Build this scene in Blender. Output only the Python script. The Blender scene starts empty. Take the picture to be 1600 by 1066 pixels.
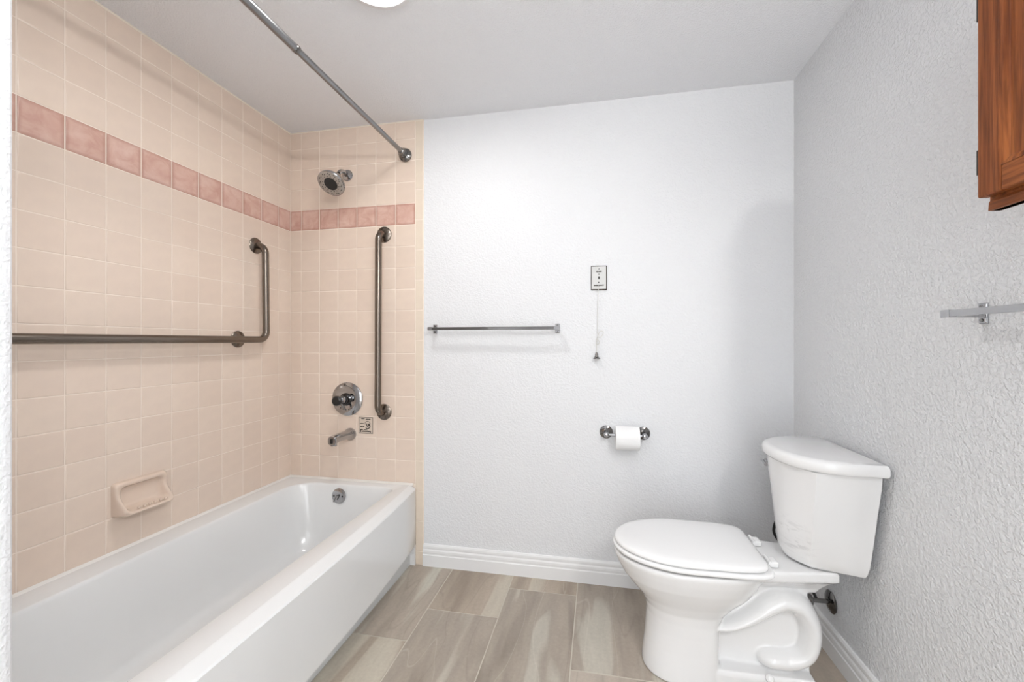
import bpy, bmesh, math, random
from mathutils import Vector, Matrix
random.seed(7)
PI = math.pi
scene = bpy.context.scene
col = scene.collection

# ------------------------------------------------------------------ camera, world, exposure
D, XL, XR, H, CH = 2.10, -1.747, 0.886, 2.413, 1.205      # back wall, tiled left wall, right wall, ceiling, camera height
YF = -1.25                                                 # wall behind the camera
XS, YS = -0.950, 0.5155                                    # corner of the wall closing the tub alcove
cam = bpy.data.cameras.new('camera'); cam_o = bpy.data.objects.new('camera', cam); col.objects.link(cam_o)
cam_o.location = (0, 0, CH); cam_o.rotation_euler = (PI / 2, 0, 0.189)
cam.sensor_width = 36; cam.lens = 643.7 / 1600 * 36; cam.shift_x = -11.25 / 1600; cam.shift_y = 2.4 / 1600
cam.clip_start = 0.02
scene.camera = cam_o
world = bpy.data.worlds.new('world'); scene.world = world; world.use_nodes = True
wb = world.node_tree.nodes['Background']; wb.inputs[0].default_value = (0.96, 0.98, 1, 1); wb.inputs[1].default_value = 1.0
scene.view_settings.view_transform = 'Standard'; scene.view_settings.look = 'None'
scene.view_settings.gamma = 1; scene.view_settings.exposure = 0.47
scene.view_settings.use_curve_mapping = False
LAMP = dict(vanity=270.0, ceiling=62.0, door=11.5)  # door is the power of the added fill lamp

def area(name, loc, rot, sx, sy, power, color=(1, 1, 1)):
    l = bpy.data.lights.new(name, 'AREA'); l.shape = 'RECTANGLE'; l.size = sx; l.size_y = sy; l.energy = power; l.color = color
    o = bpy.data.objects.new(name, l); col.objects.link(o); o.location = loc; o.rotation_euler = rot
    return o
# fill lamp added in the unseen doorway behind the camera to brighten the room
area('added_fill_lamp', (0.05, YF - 0.10, 1.05), (PI / 2, 0, 0), 0.9, 1.95, LAMP['door'], (0.93, 0.97, 1))

# ------------------------------------------------------------------ materials
def srgb(r, g, b):
    f = lambda c: (c / 255 / 12.92) if c / 255 <= 0.04045 else ((c / 255 + 0.055) / 1.055) ** 2.4
    return (f(r), f(g), f(b), 1)
def mat(name, color, rough=0.5, metal=0.0, coat=0.0, spec=0.5):
    m = bpy.data.materials.new(name); m.use_nodes = True
    b = m.node_tree.nodes['Principled BSDF']
    b.inputs['Base Color'].default_value = color; b.inputs['Roughness'].default_value = rough
    b.inputs['Metallic'].default_value = metal; b.inputs['Coat Weight'].default_value = coat
    b.inputs['Specular IOR Level'].default_value = spec
    return m
def nodes(m): return m.node_tree.nodes, m.node_tree.links, m.node_tree.nodes['Principled BSDF']
def coords(m, kind='Object', scale=(1, 1, 1)):
    n, l, b = nodes(m); t = n.new('ShaderNodeTexCoord'); mp = n.new('ShaderNodeMapping'); mp.inputs['Scale'].default_value = scale
    l.new(t.outputs[kind], mp.inputs['Vector']); return mp.outputs[0]
def noise(m, vec, scale, detail=3, rough=0.5, dist=0):
    n, l, b = nodes(m); t = n.new('ShaderNodeTexNoise'); t.inputs['Scale'].default_value = scale; t.inputs['Detail'].default_value = detail
    t.inputs['Roughness'].default_value = rough; t.inputs['Distortion'].default_value = dist
    l.new(vec, t.inputs['Vector']); return t.outputs['Fac']
def ramp(m, fac, stops):
    n, l, b = nodes(m); r = n.new('ShaderNodeValToRGB'); e = r.color_ramp.elements
    while len(e) < len(stops): e.new(0.5)
    for i, (p, c) in enumerate(stops): e[i].position = p; e[i].color = c
    l.new(fac, r.inputs[0]); return r.outputs[0]
def mix(m, fac, a, b_, mode='MIX'):
    n, l, b = nodes(m); x = n.new('ShaderNodeMix'); x.data_type = 'RGBA'; x.blend_type = mode
    for s, v in ((x.inputs[0], fac), (x.inputs[6], a), (x.inputs[7], b_)):
        if isinstance(v, (int, float)): s.default_value = v
        elif isinstance(v, tuple): s.default_value = v
        else: l.new(v, s)
    return x.outputs[2]
def bump(m, h, strength, dist=0.001, prev=None):
    n, l, b = nodes(m); x = n.new('ShaderNodeBump'); x.inputs['Strength'].default_value = strength; x.inputs['Distance'].default_value = dist
    l.new(h, x.inputs['Height'])
    if prev: l.new(prev, x.inputs['Normal'])
    l.new(x.outputs[0], b.inputs['Normal']); return x.outputs[0]

def wall_paint(name, color, strength, scale=115, rough=0.42, dist=0.0016):
    m = mat(name, color, rough); v = coords(m)
    h = noise(m, v, scale, 2, 0.55, 0.35)
    r = ramp(m, h, [(0.40, (0, 0, 0, 1)), (0.62, (1, 1, 1, 1))])
    bump(m, r, strength, dist)
    return m
M = {}
M['wall'] = wall_paint('white_orange_peel_paint', srgb(229, 230, 232), 0.6)
M['wall_side'] = wall_paint('white_heavy_orange_peel_paint', srgb(229, 230, 232), 0.8, 100, 0.36, 0.0026)
M['ceiling'] = wall_paint('ceiling_paint', srgb(243, 244, 247), 0.8, 150, 0.75)
M['grout'] = mat('cream_grout', srgb(240, 226, 213), 0.7)
def tile_mat(name, c1, c2, rough):
    m = mat(name, c1, rough); n, l, b = nodes(m)
    oi = n.new('ShaderNodeObjectInfo')
    c = mix(m, oi.outputs['Random'], c1, c2)
    v = coords(m, 'Object')
    f = noise(m, v, 22, 3, 0.55)
    c = mix(m, ramp(m, f, [(0.35, (0, 0, 0, 1)), (0.8, (0.25, 0.25, 0.25, 1))]), c, srgb(214, 196, 184))
    l.new(c, b.inputs['Base Color'])
    bump(m, noise(m, v, 30, 2), 0.10, 0.0006)
    return m
M['tile'] = tile_mat('cream_glazed_tile', srgb(232, 214, 198), srgb(228, 209, 193), 0.16)
M['edge_tile'] = tile_mat('ivory_bullnose_tile', srgb(232, 218, 200), srgb(230, 216, 198), 0.18)
def accent_mat():
    m = mat('dusty_pink_mottled_tile', srgb(200, 160, 150), 0.2); n, l, b = nodes(m)
    oi = n.new('ShaderNodeObjectInfo'); t = n.new('ShaderNodeTexCoord')
    add = n.new('ShaderNodeVectorMath'); add.operation = 'ADD'
    cmb = n.new('ShaderNodeCombineXYZ'); mul = n.new('ShaderNodeMath'); mul.operation = 'MULTIPLY'; mul.inputs[1].default_value = 13
    l.new(oi.outputs['Random'], mul.inputs[0])
    for i in range(3): l.new(mul.outputs[0], cmb.inputs[i])
    l.new(t.outputs['Object'], add.inputs[0]); l.new(cmb.outputs[0], add.inputs[1])
    f = noise(m, add.outputs[0], 16, 4, 0.6, 0.6)
    c = ramp(m, f, [(0.3, srgb(198, 156, 141)), (0.5, srgb(211, 173, 159)), (0.72, srgb(222, 191, 178))])
    # glaze pulled darker along each tile's own edges
    gx = n.new('ShaderNodeTexCoord'); sx = n.new('ShaderNodeSeparateXYZ'); l.new(gx.outputs['Generated'], sx.inputs[0])
    def edge(o):
        a = n.new('ShaderNodeMath'); a.operation = 'SUBTRACT'; a.inputs[1].default_value = 0.5; l.new(o, a.inputs[0])
        c_ = n.new('ShaderNodeMath'); c_.operation = 'ABSOLUTE'; l.new(a.outputs[0], c_.inputs[0]); return c_.outputs[0]
    mx = n.new('ShaderNodeMath'); mx.operation = 'MAXIMUM'; l.new(edge(sx.outputs[0]), mx.inputs[0]); l.new(edge(sx.outputs[1]), mx.inputs[1])
    e = ramp(m, mx.outputs[0], [(0.38, (0, 0, 0, 1)), (0.5, (0.7, 0.7, 0.7, 1))])
    c = mix(m, e, c, srgb(174, 132, 117))
    l.new(c, b.inputs['Base Color']); return m
M['accent'] = accent_mat()
def floor_mat(name, base, light, dark, seedv):
    m = mat(name, base, 0.38); n, l, b = nodes(m)
    t = n.new('ShaderNodeTexCoord'); oi = n.new('ShaderNodeObjectInfo')
    add = n.new('ShaderNodeVectorMath'); add.operation = 'ADD'; cmb = n.new('ShaderNodeCombineXYZ'); mul = n.new('ShaderNodeMath')
    mul.operation = 'MULTIPLY'; mul.inputs[1].default_value = 17; l.new(oi.outputs['Random'], mul.inputs[0])
    for i in range(2): l.new(mul.outputs[0], cmb.inputs[i])
    l.new(t.outputs['Object'], add.inputs[0]); l.new(cmb.outputs[0], add.inputs[1])
    mp = n.new('ShaderNodeMapping'); mp.inputs['Scale'].default_value = (5.0, 0.75, 1); mp.inputs['Rotation'].default_value = (0, 0, 0.16 * math.sin(seedv * 5))
    l.new(add.outputs[0], mp.inputs['Vector'])
    f1 = noise(m, mp.outputs[0], 1.15, 2.5, 0.5, 0.35)
    c = ramp(m, f1, [(0.36, dark), (0.46, base), (0.56, base), (0.60, light), (0.72, light)])
    f5 = noise(m, mp.outputs[0], 5.0, 4, 0.6, 0.5)
    c = mix(m, 0.30, c, ramp(m, f5, [(0.3, (0.36, 0.36, 0.36, 1)), (0.7, (0.64, 0.64, 0.64, 1))]), 'OVERLAY')
    def vein(scale, lo, w, amt, colr, c):
        f = noise(m, mp.outputs[0], scale, 2, 0.45, 0.15)
        rr = ramp(m, f, [(lo, (0, 0, 0, 1)), (lo + w * .45, (1, 1, 1, 1)), (lo + w * .55, (1, 1, 1, 1)), (lo + w, (0, 0, 0, 1))])
        return mix(m, mix(m, amt, (0, 0, 0, 1), rr), c, colr)
    c = vein(0.85, 0.500, 0.006, 0.26, srgb(222, 216, 204), c)
    c = vein(0.95, 0.432, 0.012, 0.25, srgb(128, 116, 104), c)
    f3 = noise(m, coords(m), 70, 4, 0.7)
    c = mix(m, 0.22, c, ramp(m, f3, [(0.3, (0.35, 0.35, 0.35, 1)), (0.7, (0.65, 0.65, 0.65, 1))]), 'OVERLAY')
    l.new(c, b.inputs['Base Color']); bump(m, f3, 0.1, 0.0005)
    return m
FLOORS = [floor_mat('taupe_stone_tile_%s' % k, srgb(*a), srgb(*b_), srgb(*c), s) for k, a, b_, c, s in (
    ('warm', (176, 164, 150), (196, 191, 177), (154, 142, 129), 1.3), ('pale', (180, 169, 156), (200, 195, 182), (160, 149, 136), 2.6),
    ('grey', (166, 155, 142), (187, 181, 168), (142, 131, 119), 4.1), ('brown', (174, 160, 144), (194, 185, 169), (152, 138, 123), 5.7))]
M['floor_grout'] = mat('pale_floor_grout', srgb(200, 194, 181), 0.85)
M['trim'] = mat('white_gloss_trim', srgb(236, 236, 236), 0.3)
M['porcelain'] = mat('white_porcelain', srgb(236, 236, 236), 0.09, coat=0.4)
M['porcelain_scuffed'] = mat('white_porcelain_with_grey_scuffs', srgb(236, 236, 236), 0.09, coat=0.4)
def scuffs(m):
    n, l, b = nodes(m); t = n.new('ShaderNodeTexCoord'); d = n.new('ShaderNodeVectorMath'); d.operation = 'DISTANCE'
    l.new(t.outputs['Object'], d.inputs[0]); d.inputs[1].default_value = (0.225, -0.055, 0.535)
    mask = ramp(m, d.outputs['Value'], [(0.03, (1, 1, 1, 1)), (0.085, (0, 0, 0, 1))])
    mp = n.new('ShaderNodeMapping'); mp.inputs['Scale'].default_value = (20, 24, 60); mp.inputs['Rotation'].default_value = (0.5, 0, 0); l.new(t.outputs['Object'], mp.inputs['Vector'])
    f = ramp(m, noise(m, mp.outputs[0], 1.0, 5, 0.6, 0.8), [(0.50, (0, 0, 0, 1)), (0.64, (1, 1, 1, 1))])
    l.new(mix(m, mix(m, 0.30, (0, 0, 0, 1), mix(m, 1.0, f, mask, 'MULTIPLY')), srgb(236, 236, 236), srgb(150, 150, 150)), b.inputs['Base Color'])
scuffs(M['porcelain_scuffed'])
M['seat'] = mat('white_seat_plastic', srgb(240, 240, 240), 0.16)
M['tub'] = mat('white_tub_enamel', srgb(234, 235, 235), 0.14, coat=0.3)
M['toe'] = mat('grey_white_toe_panel', srgb(214, 216, 216), 0.5)
M['chrome'] = mat('polished_chrome', (0.43, 0.43, 0.44, 1), 0.07, 1)
M['dchrome'] = mat('dark_chrome', (0.22, 0.215, 0.21, 1), 0.12, 1)
M['ddchrome'] = mat('darkened_chrome', (0.07, 0.07, 0.072, 1), 0.1, 1)
M['nickel'] = mat('brushed_rod_steel', (0.27, 0.27, 0.275, 1), 0.26, 1)
M['bronze'] = mat('brushed_dark_nickel', (0.20, 0.168, 0.142, 1), 0.27, 1)
def brushed(m):
    v = coords(m, 'Object', (260, 260, 260)); bump(m, noise(m, v, 1, 2), 0.05, 0.0003)
brushed(M['bronze'])
M['black'] = mat('black_plastic', (0.012, 0.012, 0.013, 1), 0.3)
M['grey_face'] = mat('grey_spray_face', srgb(176, 168, 160), 0.28, 0.35)
M['dish'] = mat('cream_ceramic_dish', srgb(226, 206, 189), 0.13, coat=0.3)
M['paper'] = mat('tissue_paper', srgb(243, 243, 243), 0.95, spec=0.1)
bump(M['paper'], noise(M['paper'], coords(M['paper']), 500, 2), 0.2, 0.0004)
M['card'] = mat('cardboard_core', srgb(150, 120, 90), 0.9)
M['steel_plate'] = mat('satin_steel_plate', srgb(196, 196, 194), 0.42, 0.2)
M['cord'] = mat('white_cord', srgb(214, 213, 208), 0.7)
M['hinge'] = mat('dark_bronze_hinge', (0.05, 0.04, 0.035, 1), 0.35, 1)
M['decal'] = mat('clear_label_film', srgb(216, 201, 186), 0.35)
M['ink'] = mat('dark_brown_ink', srgb(52, 42, 34), 0.6)
M['caulk'] = mat('white_caulk', srgb(236, 233, 228), 0.4)
M['caulk_cream'] = mat('cream_caulk', srgb(238, 230, 216), 0.5)
M['rubber'] = mat('black_rubber', (0.02, 0.02, 0.02, 1), 0.6)
def oak(name, axis):
    m = mat(name, srgb(140, 78, 42), 0.45, spec=0.2); n, l, b = nodes(m)
    sc = (34, 34, 1.6) if axis == 'z' else (34, 1.6, 34)
    v = coords(m, 'Object', sc)
    f = noise(m, v, 1.0, 6, 0.62, 0.7)
    c = ramp(m, f, [(0.30, srgb(86, 44, 20)), (0.47, srgb(124, 68, 34)), (0.62, srgb(152, 90, 48)), (0.8, srgb(178, 114, 66))])
    v2 = coords(m, 'Object', tuple(s * 5 for s in sc)); f2 = noise(m, v2, 1.0, 3, 0.6)
    c = mix(m, 0.55, c, ramp(m, f2, [(0.38, (0.25, 0.22, 0.2, 1)), (0.55, (0.62, 0.6, 0.58, 1))]), 'OVERLAY')
    l.new(c, b.inputs['Base Color']); bump(m, f2, 0.25, 0.0006); return m
M['oak_v'] = oak('stained_oak_vertical', 'z'); M['oak_h'] = oak('stained_oak_horizontal', 'y')
def emit(name, color, s):
    m = bpy.data.materials.new(name); m.use_nodes = True; n = m.node_tree.nodes; n.clear()
    e = n.new('ShaderNodeEmission'); e.inputs[0].default_value = color; e.inputs[1].default_value = s
    o = n.new('ShaderNodeOutputMaterial'); m.node_tree.links.new(e.outputs[0], o.inputs[0]); return m
M['globe'] = emit('lit_frosted_globe', (1, 0.99, 0.975, 1), LAMP['vanity'])
M['lens'] = emit('lit_ceiling_lens', (1, 1, 0.99, 1), LAMP['ceiling'])

# ------------------------------------------------------------------ helpers
ORG = {}
def link(name, bm, material, parent=None, base=None, smooth=35, bevel=None):
    """one mesh object; bm is in world coordinates, base is the world origin of the object"""
    org = Vector(ORG[parent.name]) if parent else Vector((0, 0, 0))
    b = Vector(base) if base is not None else (org if parent else Vector((0, 0, 0)))
    bmesh.ops.recalc_face_normals(bm, faces=bm.faces[:])
    bm.normal_update()
    for f in bm.faces: f.smooth = smooth is not None
    if smooth is not None:
        for e in bm.edges:
            e.smooth = (len(e.link_faces) == 2 and e.calc_face_angle(0) < math.radians(smooth))
    bm.transform(Matrix.Translation(-b))
    me = bpy.data.meshes.new(name); bm.to_mesh(me); bm.free()
    if material is not None: me.materials.append(material)
    o = bpy.data.objects.new(name, me); col.objects.link(o)
    if parent: o.parent = parent
    o.location = b - org
    ORG[o.name] = tuple(b)
    if bevel:
        md = o.modifiers.new('bevel', 'BEVEL'); md.width = bevel; md.segments = 3; md.limit_method = 'ANGLE'; md.angle_limit = math.radians(28)
        md.harden_normals = False
    return o
def thing(name, label, cat, loc, group=None):
    o = bpy.data.objects.new(name, None); col.objects.link(o); o.location = loc; o['label'] = label; o['category'] = cat
    o.empty_display_size = 0.05
    if group: o['group'] = group
    ORG[o.name] = tuple(loc); return o
def structure(o): o['kind'] = 'structure'; return o
def box(bm, x0, x1, y0, y1, z0, z1):
    v = [bm.verts.new(p) for p in ((x0, y0, z0), (x1, y0, z0), (x1, y1, z0), (x0, y1, z0), (x0, y0, z1), (x1, y0, z1), (x1, y1, z1), (x0, y1, z1))]
    for f in ((0, 3, 2, 1), (4, 5, 6, 7), (0, 1, 5, 4), (1, 2, 6, 5), (2, 3, 7, 6), (3, 0, 4, 7)): bm.faces.new([v[i] for i in f])
    return bm
def B(*a): return box(bmesh.new(), *a)
def frame_from(axis):
    a = Vector(axis).normalized(); u = a.orthogonal().normalized()
    if abs(a.z) < 0.9: u = Vector((0, 0, 1)).cross(a).normalized()
    return a, u, a.cross(u)
def lathe(bm, origin, axis, prof, n=40):
    """prof: (distance along axis, radius)"""
    a, u, w = frame_from(axis); o = Vector(origin); rings = []
    for d, r in prof:
        if r <= 1e-6: rings.append([bm.verts.new(o + a * d)])
        else: rings.append([bm.verts.new(o + a * d + (u * math.cos(t) + w * math.sin(t)) * r) for t in (2 * PI * i / n for i in range(n))])
    for A, C in zip(rings, rings[1:]):
        for i in range(n):
            j = (i + 1) % n
            if len(A) == 1 and len(C) == 1: continue
            if len(A) == 1: bm.faces.new((A[0], C[i], C[j]))
            elif len(C) == 1: bm.faces.new((A[i], C[0], A[j]))
            else: bm.faces.new((A[i], C[i], C[j], A[j]))
    return bm
def rounded_path(pts, r, n=8):
    pts = [Vector(p) for p in pts]; out = [pts[0]]
    for i in range(1, len(pts) - 1):
        p, a, b = pts[i], (pts[i - 1] - pts[i]).normalized(), (pts[i + 1] - pts[i]).normalized()
        ang = a.angle(b); t = r / math.tan(ang / 2); s = p + a * t; e = p + b * t
        c = p + (a + b).normalized() * (r / math.sin(ang / 2))
        for k in range(n + 1):
            q = (s - c).normalized().slerp((e - c).normalized(), k / n) * r
            out.append(c + q)
    out.append(pts[-1]); return out
def spline(pts, n=6):
    pts = [Vector(p) for p in pts]; out = []
    P = [pts[0]] + pts + [pts[-1]]
    for i in range(1, len(P) - 2):
        for k in range(n):
            t = k / n
            out.append(0.5 * ((2 * P[i]) + (P[i + 1] - P[i - 1]) * t + (2 * P[i - 1] - 5 * P[i] + 4 * P[i + 1] - P[i + 2]) * t * t + (-P[i - 1] + 3 * P[i] - 3 * P[i + 1] + P[i + 2]) * t ** 3))
    out.append(pts[-1]); return out
def tube(bm, pts, r, n=20, cap=True, yscale=None):
    pts = [Vector(p) for p in pts]; rad = r if isinstance(r, (list, tuple)) else [r] * len(pts)
    tang = [(pts[min(i + 1, len(pts) - 1)] - pts[max(i - 1, 0)]).normalized() for i in range(len(pts))]
    u = tang[0].orthogonal().normalized(); rings = []
    for i, p in enumerate(pts):
        u = (u - tang[i] * u.dot(tang[i])).normalized(); w = tang[i].cross(u); ring = []
        for k in range(n):
            a = 2 * PI * k / n; d = (u * math.cos(a) + w * math.sin(a)) * rad[i]
            if yscale: d.y *= yscale[i]
            ring.append(bm.verts.new(p + d))
        rings.append(ring)
    for A, C in zip(rings, rings[1:]):
        for k in range(n): bm.faces.new((A[k], C[k], C[(k + 1) % n], A[(k + 1) % n]))
    if cap: bm.faces.new(rings[0][::-1]); bm.faces.new(rings[-1])
    return bm
def loft(bm, rings, cap0=True, cap1=True):
    R = [[bm.verts.new(p) for p in r] for r in rings]; n = len(R[0])
    for A, C in zip(R, R[1:]):
        for k in range(n): bm.faces.new((A[k], A[(k + 1) % n], C[(k + 1) % n], C[k]))
    if cap0: bm.faces.new(R[0][::-1])
    if cap1: bm.faces.new(R[-1])
    return bm
def prism_y(bm, prof, y0, y1):      # profile in (x, z)
    return loft(bm, [[(x, y0, z) for x, z in prof], [(x, y1, z) for x, z in prof]])
def prism_x(bm, prof, x0, x1):      # profile in (y, z)
    return loft(bm, [[(x0, y, z) for y, z in prof], [(x1, y, z) for y, z in prof]])

# ------------------------------------------------------------------ room shell
T = 0.1
structure(link('floor', B(XL - T, XR + T, YF - T, D + T, -0.08, -0.0015), M['floor_grout'], smooth=None)); FLOOR = bpy.data.objects['floor']
structure(link('ceiling', B(XL - T, XR + T, YF - T, D + T, H, H + 0.08), M['ceiling'], smooth=None)); CEIL = bpy.data.objects['ceiling']
WB = structure(link('wall_back', B(XL - T, XR + T, D, D + T, 0, H), M['wall'], smooth=None))
WL = structure(link('wall_left', B(XL - T, XL - 0.0010, YS - 0.05, D, 0, H), M['grout'], smooth=None))
WR = structure(link('wall_right', B(XR, XR + T, YF, D, 0, H), M['wall_side'], smooth=None))
bm = B(XL - T, XS, YF, YS, 0, H)
WA = structure(link('wall_alcove', bm, M['wall'], smooth=None, bevel=0.012))
bm = bmesh.new(); box(bm, XS, -0.40, YF - T, YF, 0, H); box(bm, 0.50, XR, YF - T, YF, 0, H); box(bm, -0.40, 0.50, YF - T, YF, 2.03, H)
WF = structure(link('wall_front', bm, M['wall'], smooth=None))
bm = bmesh.new()
for x0, x1 in ((-0.46, -0.40), (0.50, 0.56)): box(bm, x0, x1, YF - 0.001, YF + 0.015, 0, 2.09)
box(bm, -0.40, 0.50, YF - 0.001, YF + 0.015, 2.03, 2.09)
structure(link('trim_1', bm, M['trim'], smooth=None))

# floor tiles: 12 x 24 running lengthways, joints staggered by thirds
G = 0.0024
xs = [-1.089, -0.759, -0.43, -0.10, 0.23, 0.56, 0.885]
joints = [1.549, 1.755, 1.977, 1.526, 1.76, 1.98]
fk = 0
def floor_tile(x0, x1, y0, y1):
    global fk
    bm = bmesh.new(); c = 0.0010; zt = 0.0; zb = -0.004
    cx, cy = (x0 + x1) / 2, (y0 + y1) / 2
    def r(d, z): return [(x0 + d, y0 + d, z), (x1 - d, y0 + d, z), (x1 - d, y1 - d, z), (x0 + d, y1 - d, z)]
    loft(bm, [r(G, zb), r(G, zt - c * 0.8), r(G + c, zt)], cap0=False)
    o = link('floor_tile', bm, FLOORS[(fk * 3 + fk // 4) % 4], FLOOR, base=(cx, cy, 0), smooth=None); fk += 1
for i in range(6):
    ys = [D + 0.0]; y = joints[i]
    while y > YF: ys.append(y); y -= 0.656
    ys.append(YF)
    for a, b_ in zip(ys, ys[1:]):
        if a - b_ > 0.03: floor_tile(max(xs[i], -1.0 if i == 0 and b_ > YS - .1 else XS), xs[i + 1], b_, a)

# wall tiles
P = 0.117; Z0 = 1.848; TG = 0.0013; TD = 0.0065; TC = 0.0016
mesh_cache = {}
def wall_tile(wall, name, u0, u1, z0, z1, material, side, label=None):
    """one glazed tile; side 'L' = on the left wall (u is y), 'B' = on the back wall (u is x)"""
    w, h = u1 - u0, z1 - z0; key = (side, round(w, 4), round(h, 4), material.name)
    c = ((u0 + u1) / 2, (z0 + z1) / 2)
    if key not in mesh_cache:
        bm = bmesh.new(); a, b_ = w / 2 - TG, h / 2 - TG
        def ring(d, n): return [((-(a - d), -(b_ - d), n)), ((a - d), -(b_ - d), n), ((a - d), (b_ - d), n), (-(a - d), (b_ - d), n)]
        R = [ring(0, 0), ring(0, TD - TC), ring(TC * 0.4, TD - TC * 0.35), ring(TC * 1.3, TD), ring(TC * 2.4, TD)]
        loft(bm, R, cap0=False)
        for f in bm.faces: f.smooth = True
        me = bpy.data.meshes.new(name); bm.normal_update(); bm.to_mesh(me); bm.free(); me.materials.append(material); mesh_cache[key] = me
    o = bpy.data.objects.new(name, mesh_cache[key]); col.objects.link(o); o.parent = wall
    j1, j2 = random.gauss(0, 0.0012), random.gauss(0, 0.0012)
    if side == 'L':
        o.matrix_local = Matrix(((0, 0, 1, XL - TD), (-1, 0, 0, c[0]), (0, 1, 0, c[1]), (0, 0, 0, 1))) @ Matrix.Rotation(j1, 4, 'X') @ Matrix.Rotation(j2, 4, 'Y')
        o.matrix_local = Matrix(((0, 0, 1, XL - TD), (1, 0, 0, c[0]), (0, 1, 0, c[1]), (0, 0, 0, 1))) @ Matrix.Rotation(j1, 4, 'X') @ Matrix.Rotation(j2, 4, 'Y')
    else:
        o.matrix_local = Matrix(((1, 0, 0, c[0]), (0, 0, -1, D), (0, 1, 0, c[1]), (0, 0, 0, 1))) @ Matrix.Rotation(j1, 4, 'X') @ Matrix.Rotation(j2, 4, 'Y')
    return o
zr = [H] + [Z0 - P * k for k in range(-4, 13)]
zr[-1] = Z0 - P * 12 - 0.008
ycols = [D - TD, D - 0.0984]
while ycols[-1] - P > YS: ycols.append(ycols[-1] - P)
ycols.append(YS)
TB = XL + 0.0
xcols = [XL + 0.0, XL + 0.0702]
while len(xcols) < 8: xcols.append(xcols[-1] + P)
XT = xcols[-1]                                            # -0.975: where the field tiles stop
for z1, z0 in zip(zr, zr[1:]):
    acc = abs(z0 - Z0) < 1e-4
    for a, b_ in zip(ycols, ycols[1:]):
        if a - b_ > 0.02: wall_tile(WL, 'accent_tile' if acc else 'tile', b_, a, z0, z1, M['accent'] if acc else M['tile'], 'L')
    for a, b_ in zip(xcols, xcols[1:]):
        wall_tile(WB, 'accent_tile' if acc else 'tile', a, b_, z0, z1, M['accent'] if acc else M['tile'], 'B')
z = H; XE = -0.9297
first = True
while z > 0.01:
    zn = 2.20 if first else z - 0.1637
    first = False
    if zn < 0.03: zn = 0.001
    wall_tile(WB, 'edge_tile', XT, XE, zn, z, M['edge_tile'], 'B'); z = zn
# grout bed on the back wall and thin caulk lines
link('grout_bed', B(XL - 0.005, XE + 0.002, D - 0.0055, D + 0.001, 0, H), M['grout'], WB, smooth=None)
bm = bmesh.new(); prism_y(bm, [(XL - 0.002, H + 0.001), (XL + 0.006, H + 0.001), (XL - 0.002, H - 0.007)], YS, D)
structure(link('trim_2', bm, M['caulk_cream'], smooth=None))
bm = bmesh.new(); prism_x(bm, [(D + 0.001, H + 0.001), (D - 0.012, H + 0.001), (D + 0.001, H - 0.012)], XL, XE)
structure(link('trim_3', bm, M['caulk_cream'], smooth=None))

# baseboards, colonial profile
bp = [(0, 0), (0.016, 0), (0.016, 0.060), (0.0125, 0.063), (0.0125, 0.070), (0.014, 0.073), (0.013, 0.084), (0.0085, 0.090), (0.0085, 0.094), (0.0105, 0.097), (0.0100, 0.107), (0.006, 0.114), (0, 0.116)]
bm = prism_x(bmesh.new(), [(D - d, z) for d, z in bp], XE + 0.001, XR)
structure(link('baseboard_back', bm, M['trim'], smooth=20))
bm = prism_y(bmesh.new(), [(XR - d, z) for d, z in bp], YF, D - 0.001)
structure(link('baseboard_right', bm, M['trim'], smooth=20))

# ------------------------------------------------------------------ bathtub
def rrect(x0, x1, y0, y1, r, z, nc=8, ns=10):
    """rounded rectangle, r = radii for corners (x1,y0),(x1,y1),(x0,y1),(x0,y0); same vertex count always"""
    if not isinstance(r, (list, tuple)): r = [r] * 4
    cs = [(x1 - r[0], y0 + r[0], -PI / 2), (x1 - r[1], y1 - r[1], 0), (x0 + r[2], y1 - r[2], PI / 2), (x0 + r[3], y0 + r[3], PI)]
    arcs = []
    for (cx, cy, a0), rr in zip(cs, r): arcs.append([(cx + rr * math.cos(a0 + PI / 2 * k / nc), cy + rr * math.sin(a0 + PI / 2 * k / nc)) for k in range(nc + 1)])
    out = []
    for i in range(4):
        out += arcs[i]; a, b_ = arcs[i][-1], arcs[(i + 1) % 4][0]
        out += [(a[0] + (b_[0] - a[0]) * k / ns, a[1] + (b_[1] - a[1]) * k / ns) for k in range(1, ns)]
    return [(x, y, z) for x, y in out]
TY0, TY1 = YS + 0.002, D - TD - 0.001
def bow(x, y):       # the front rim swells outward away from the back wall
    return x + 0.047 * (1 - max(0, (y - 0.9) / 1.2) ** 3)
def orr(inset, z, r=0.006, wall_in=0.0):
    pts = rrect(XL + 0.002 + wall_in, -0.972 - inset, TY0 + wall_in, TY1 - wall_in, r, z)
    out = []
    for x, y, z_ in pts:
        k = (x - XL) / (-0.972 - XL)
        out.append((x + (bow(0, y)) * max(0, k) ** 6, y, z_))
    return out
bm = bmesh.new()
RT = 0.432
def inner(x0, x1, y0, y1, r, z): return rrect(x0, x1, y0, y1, r, z)
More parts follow.
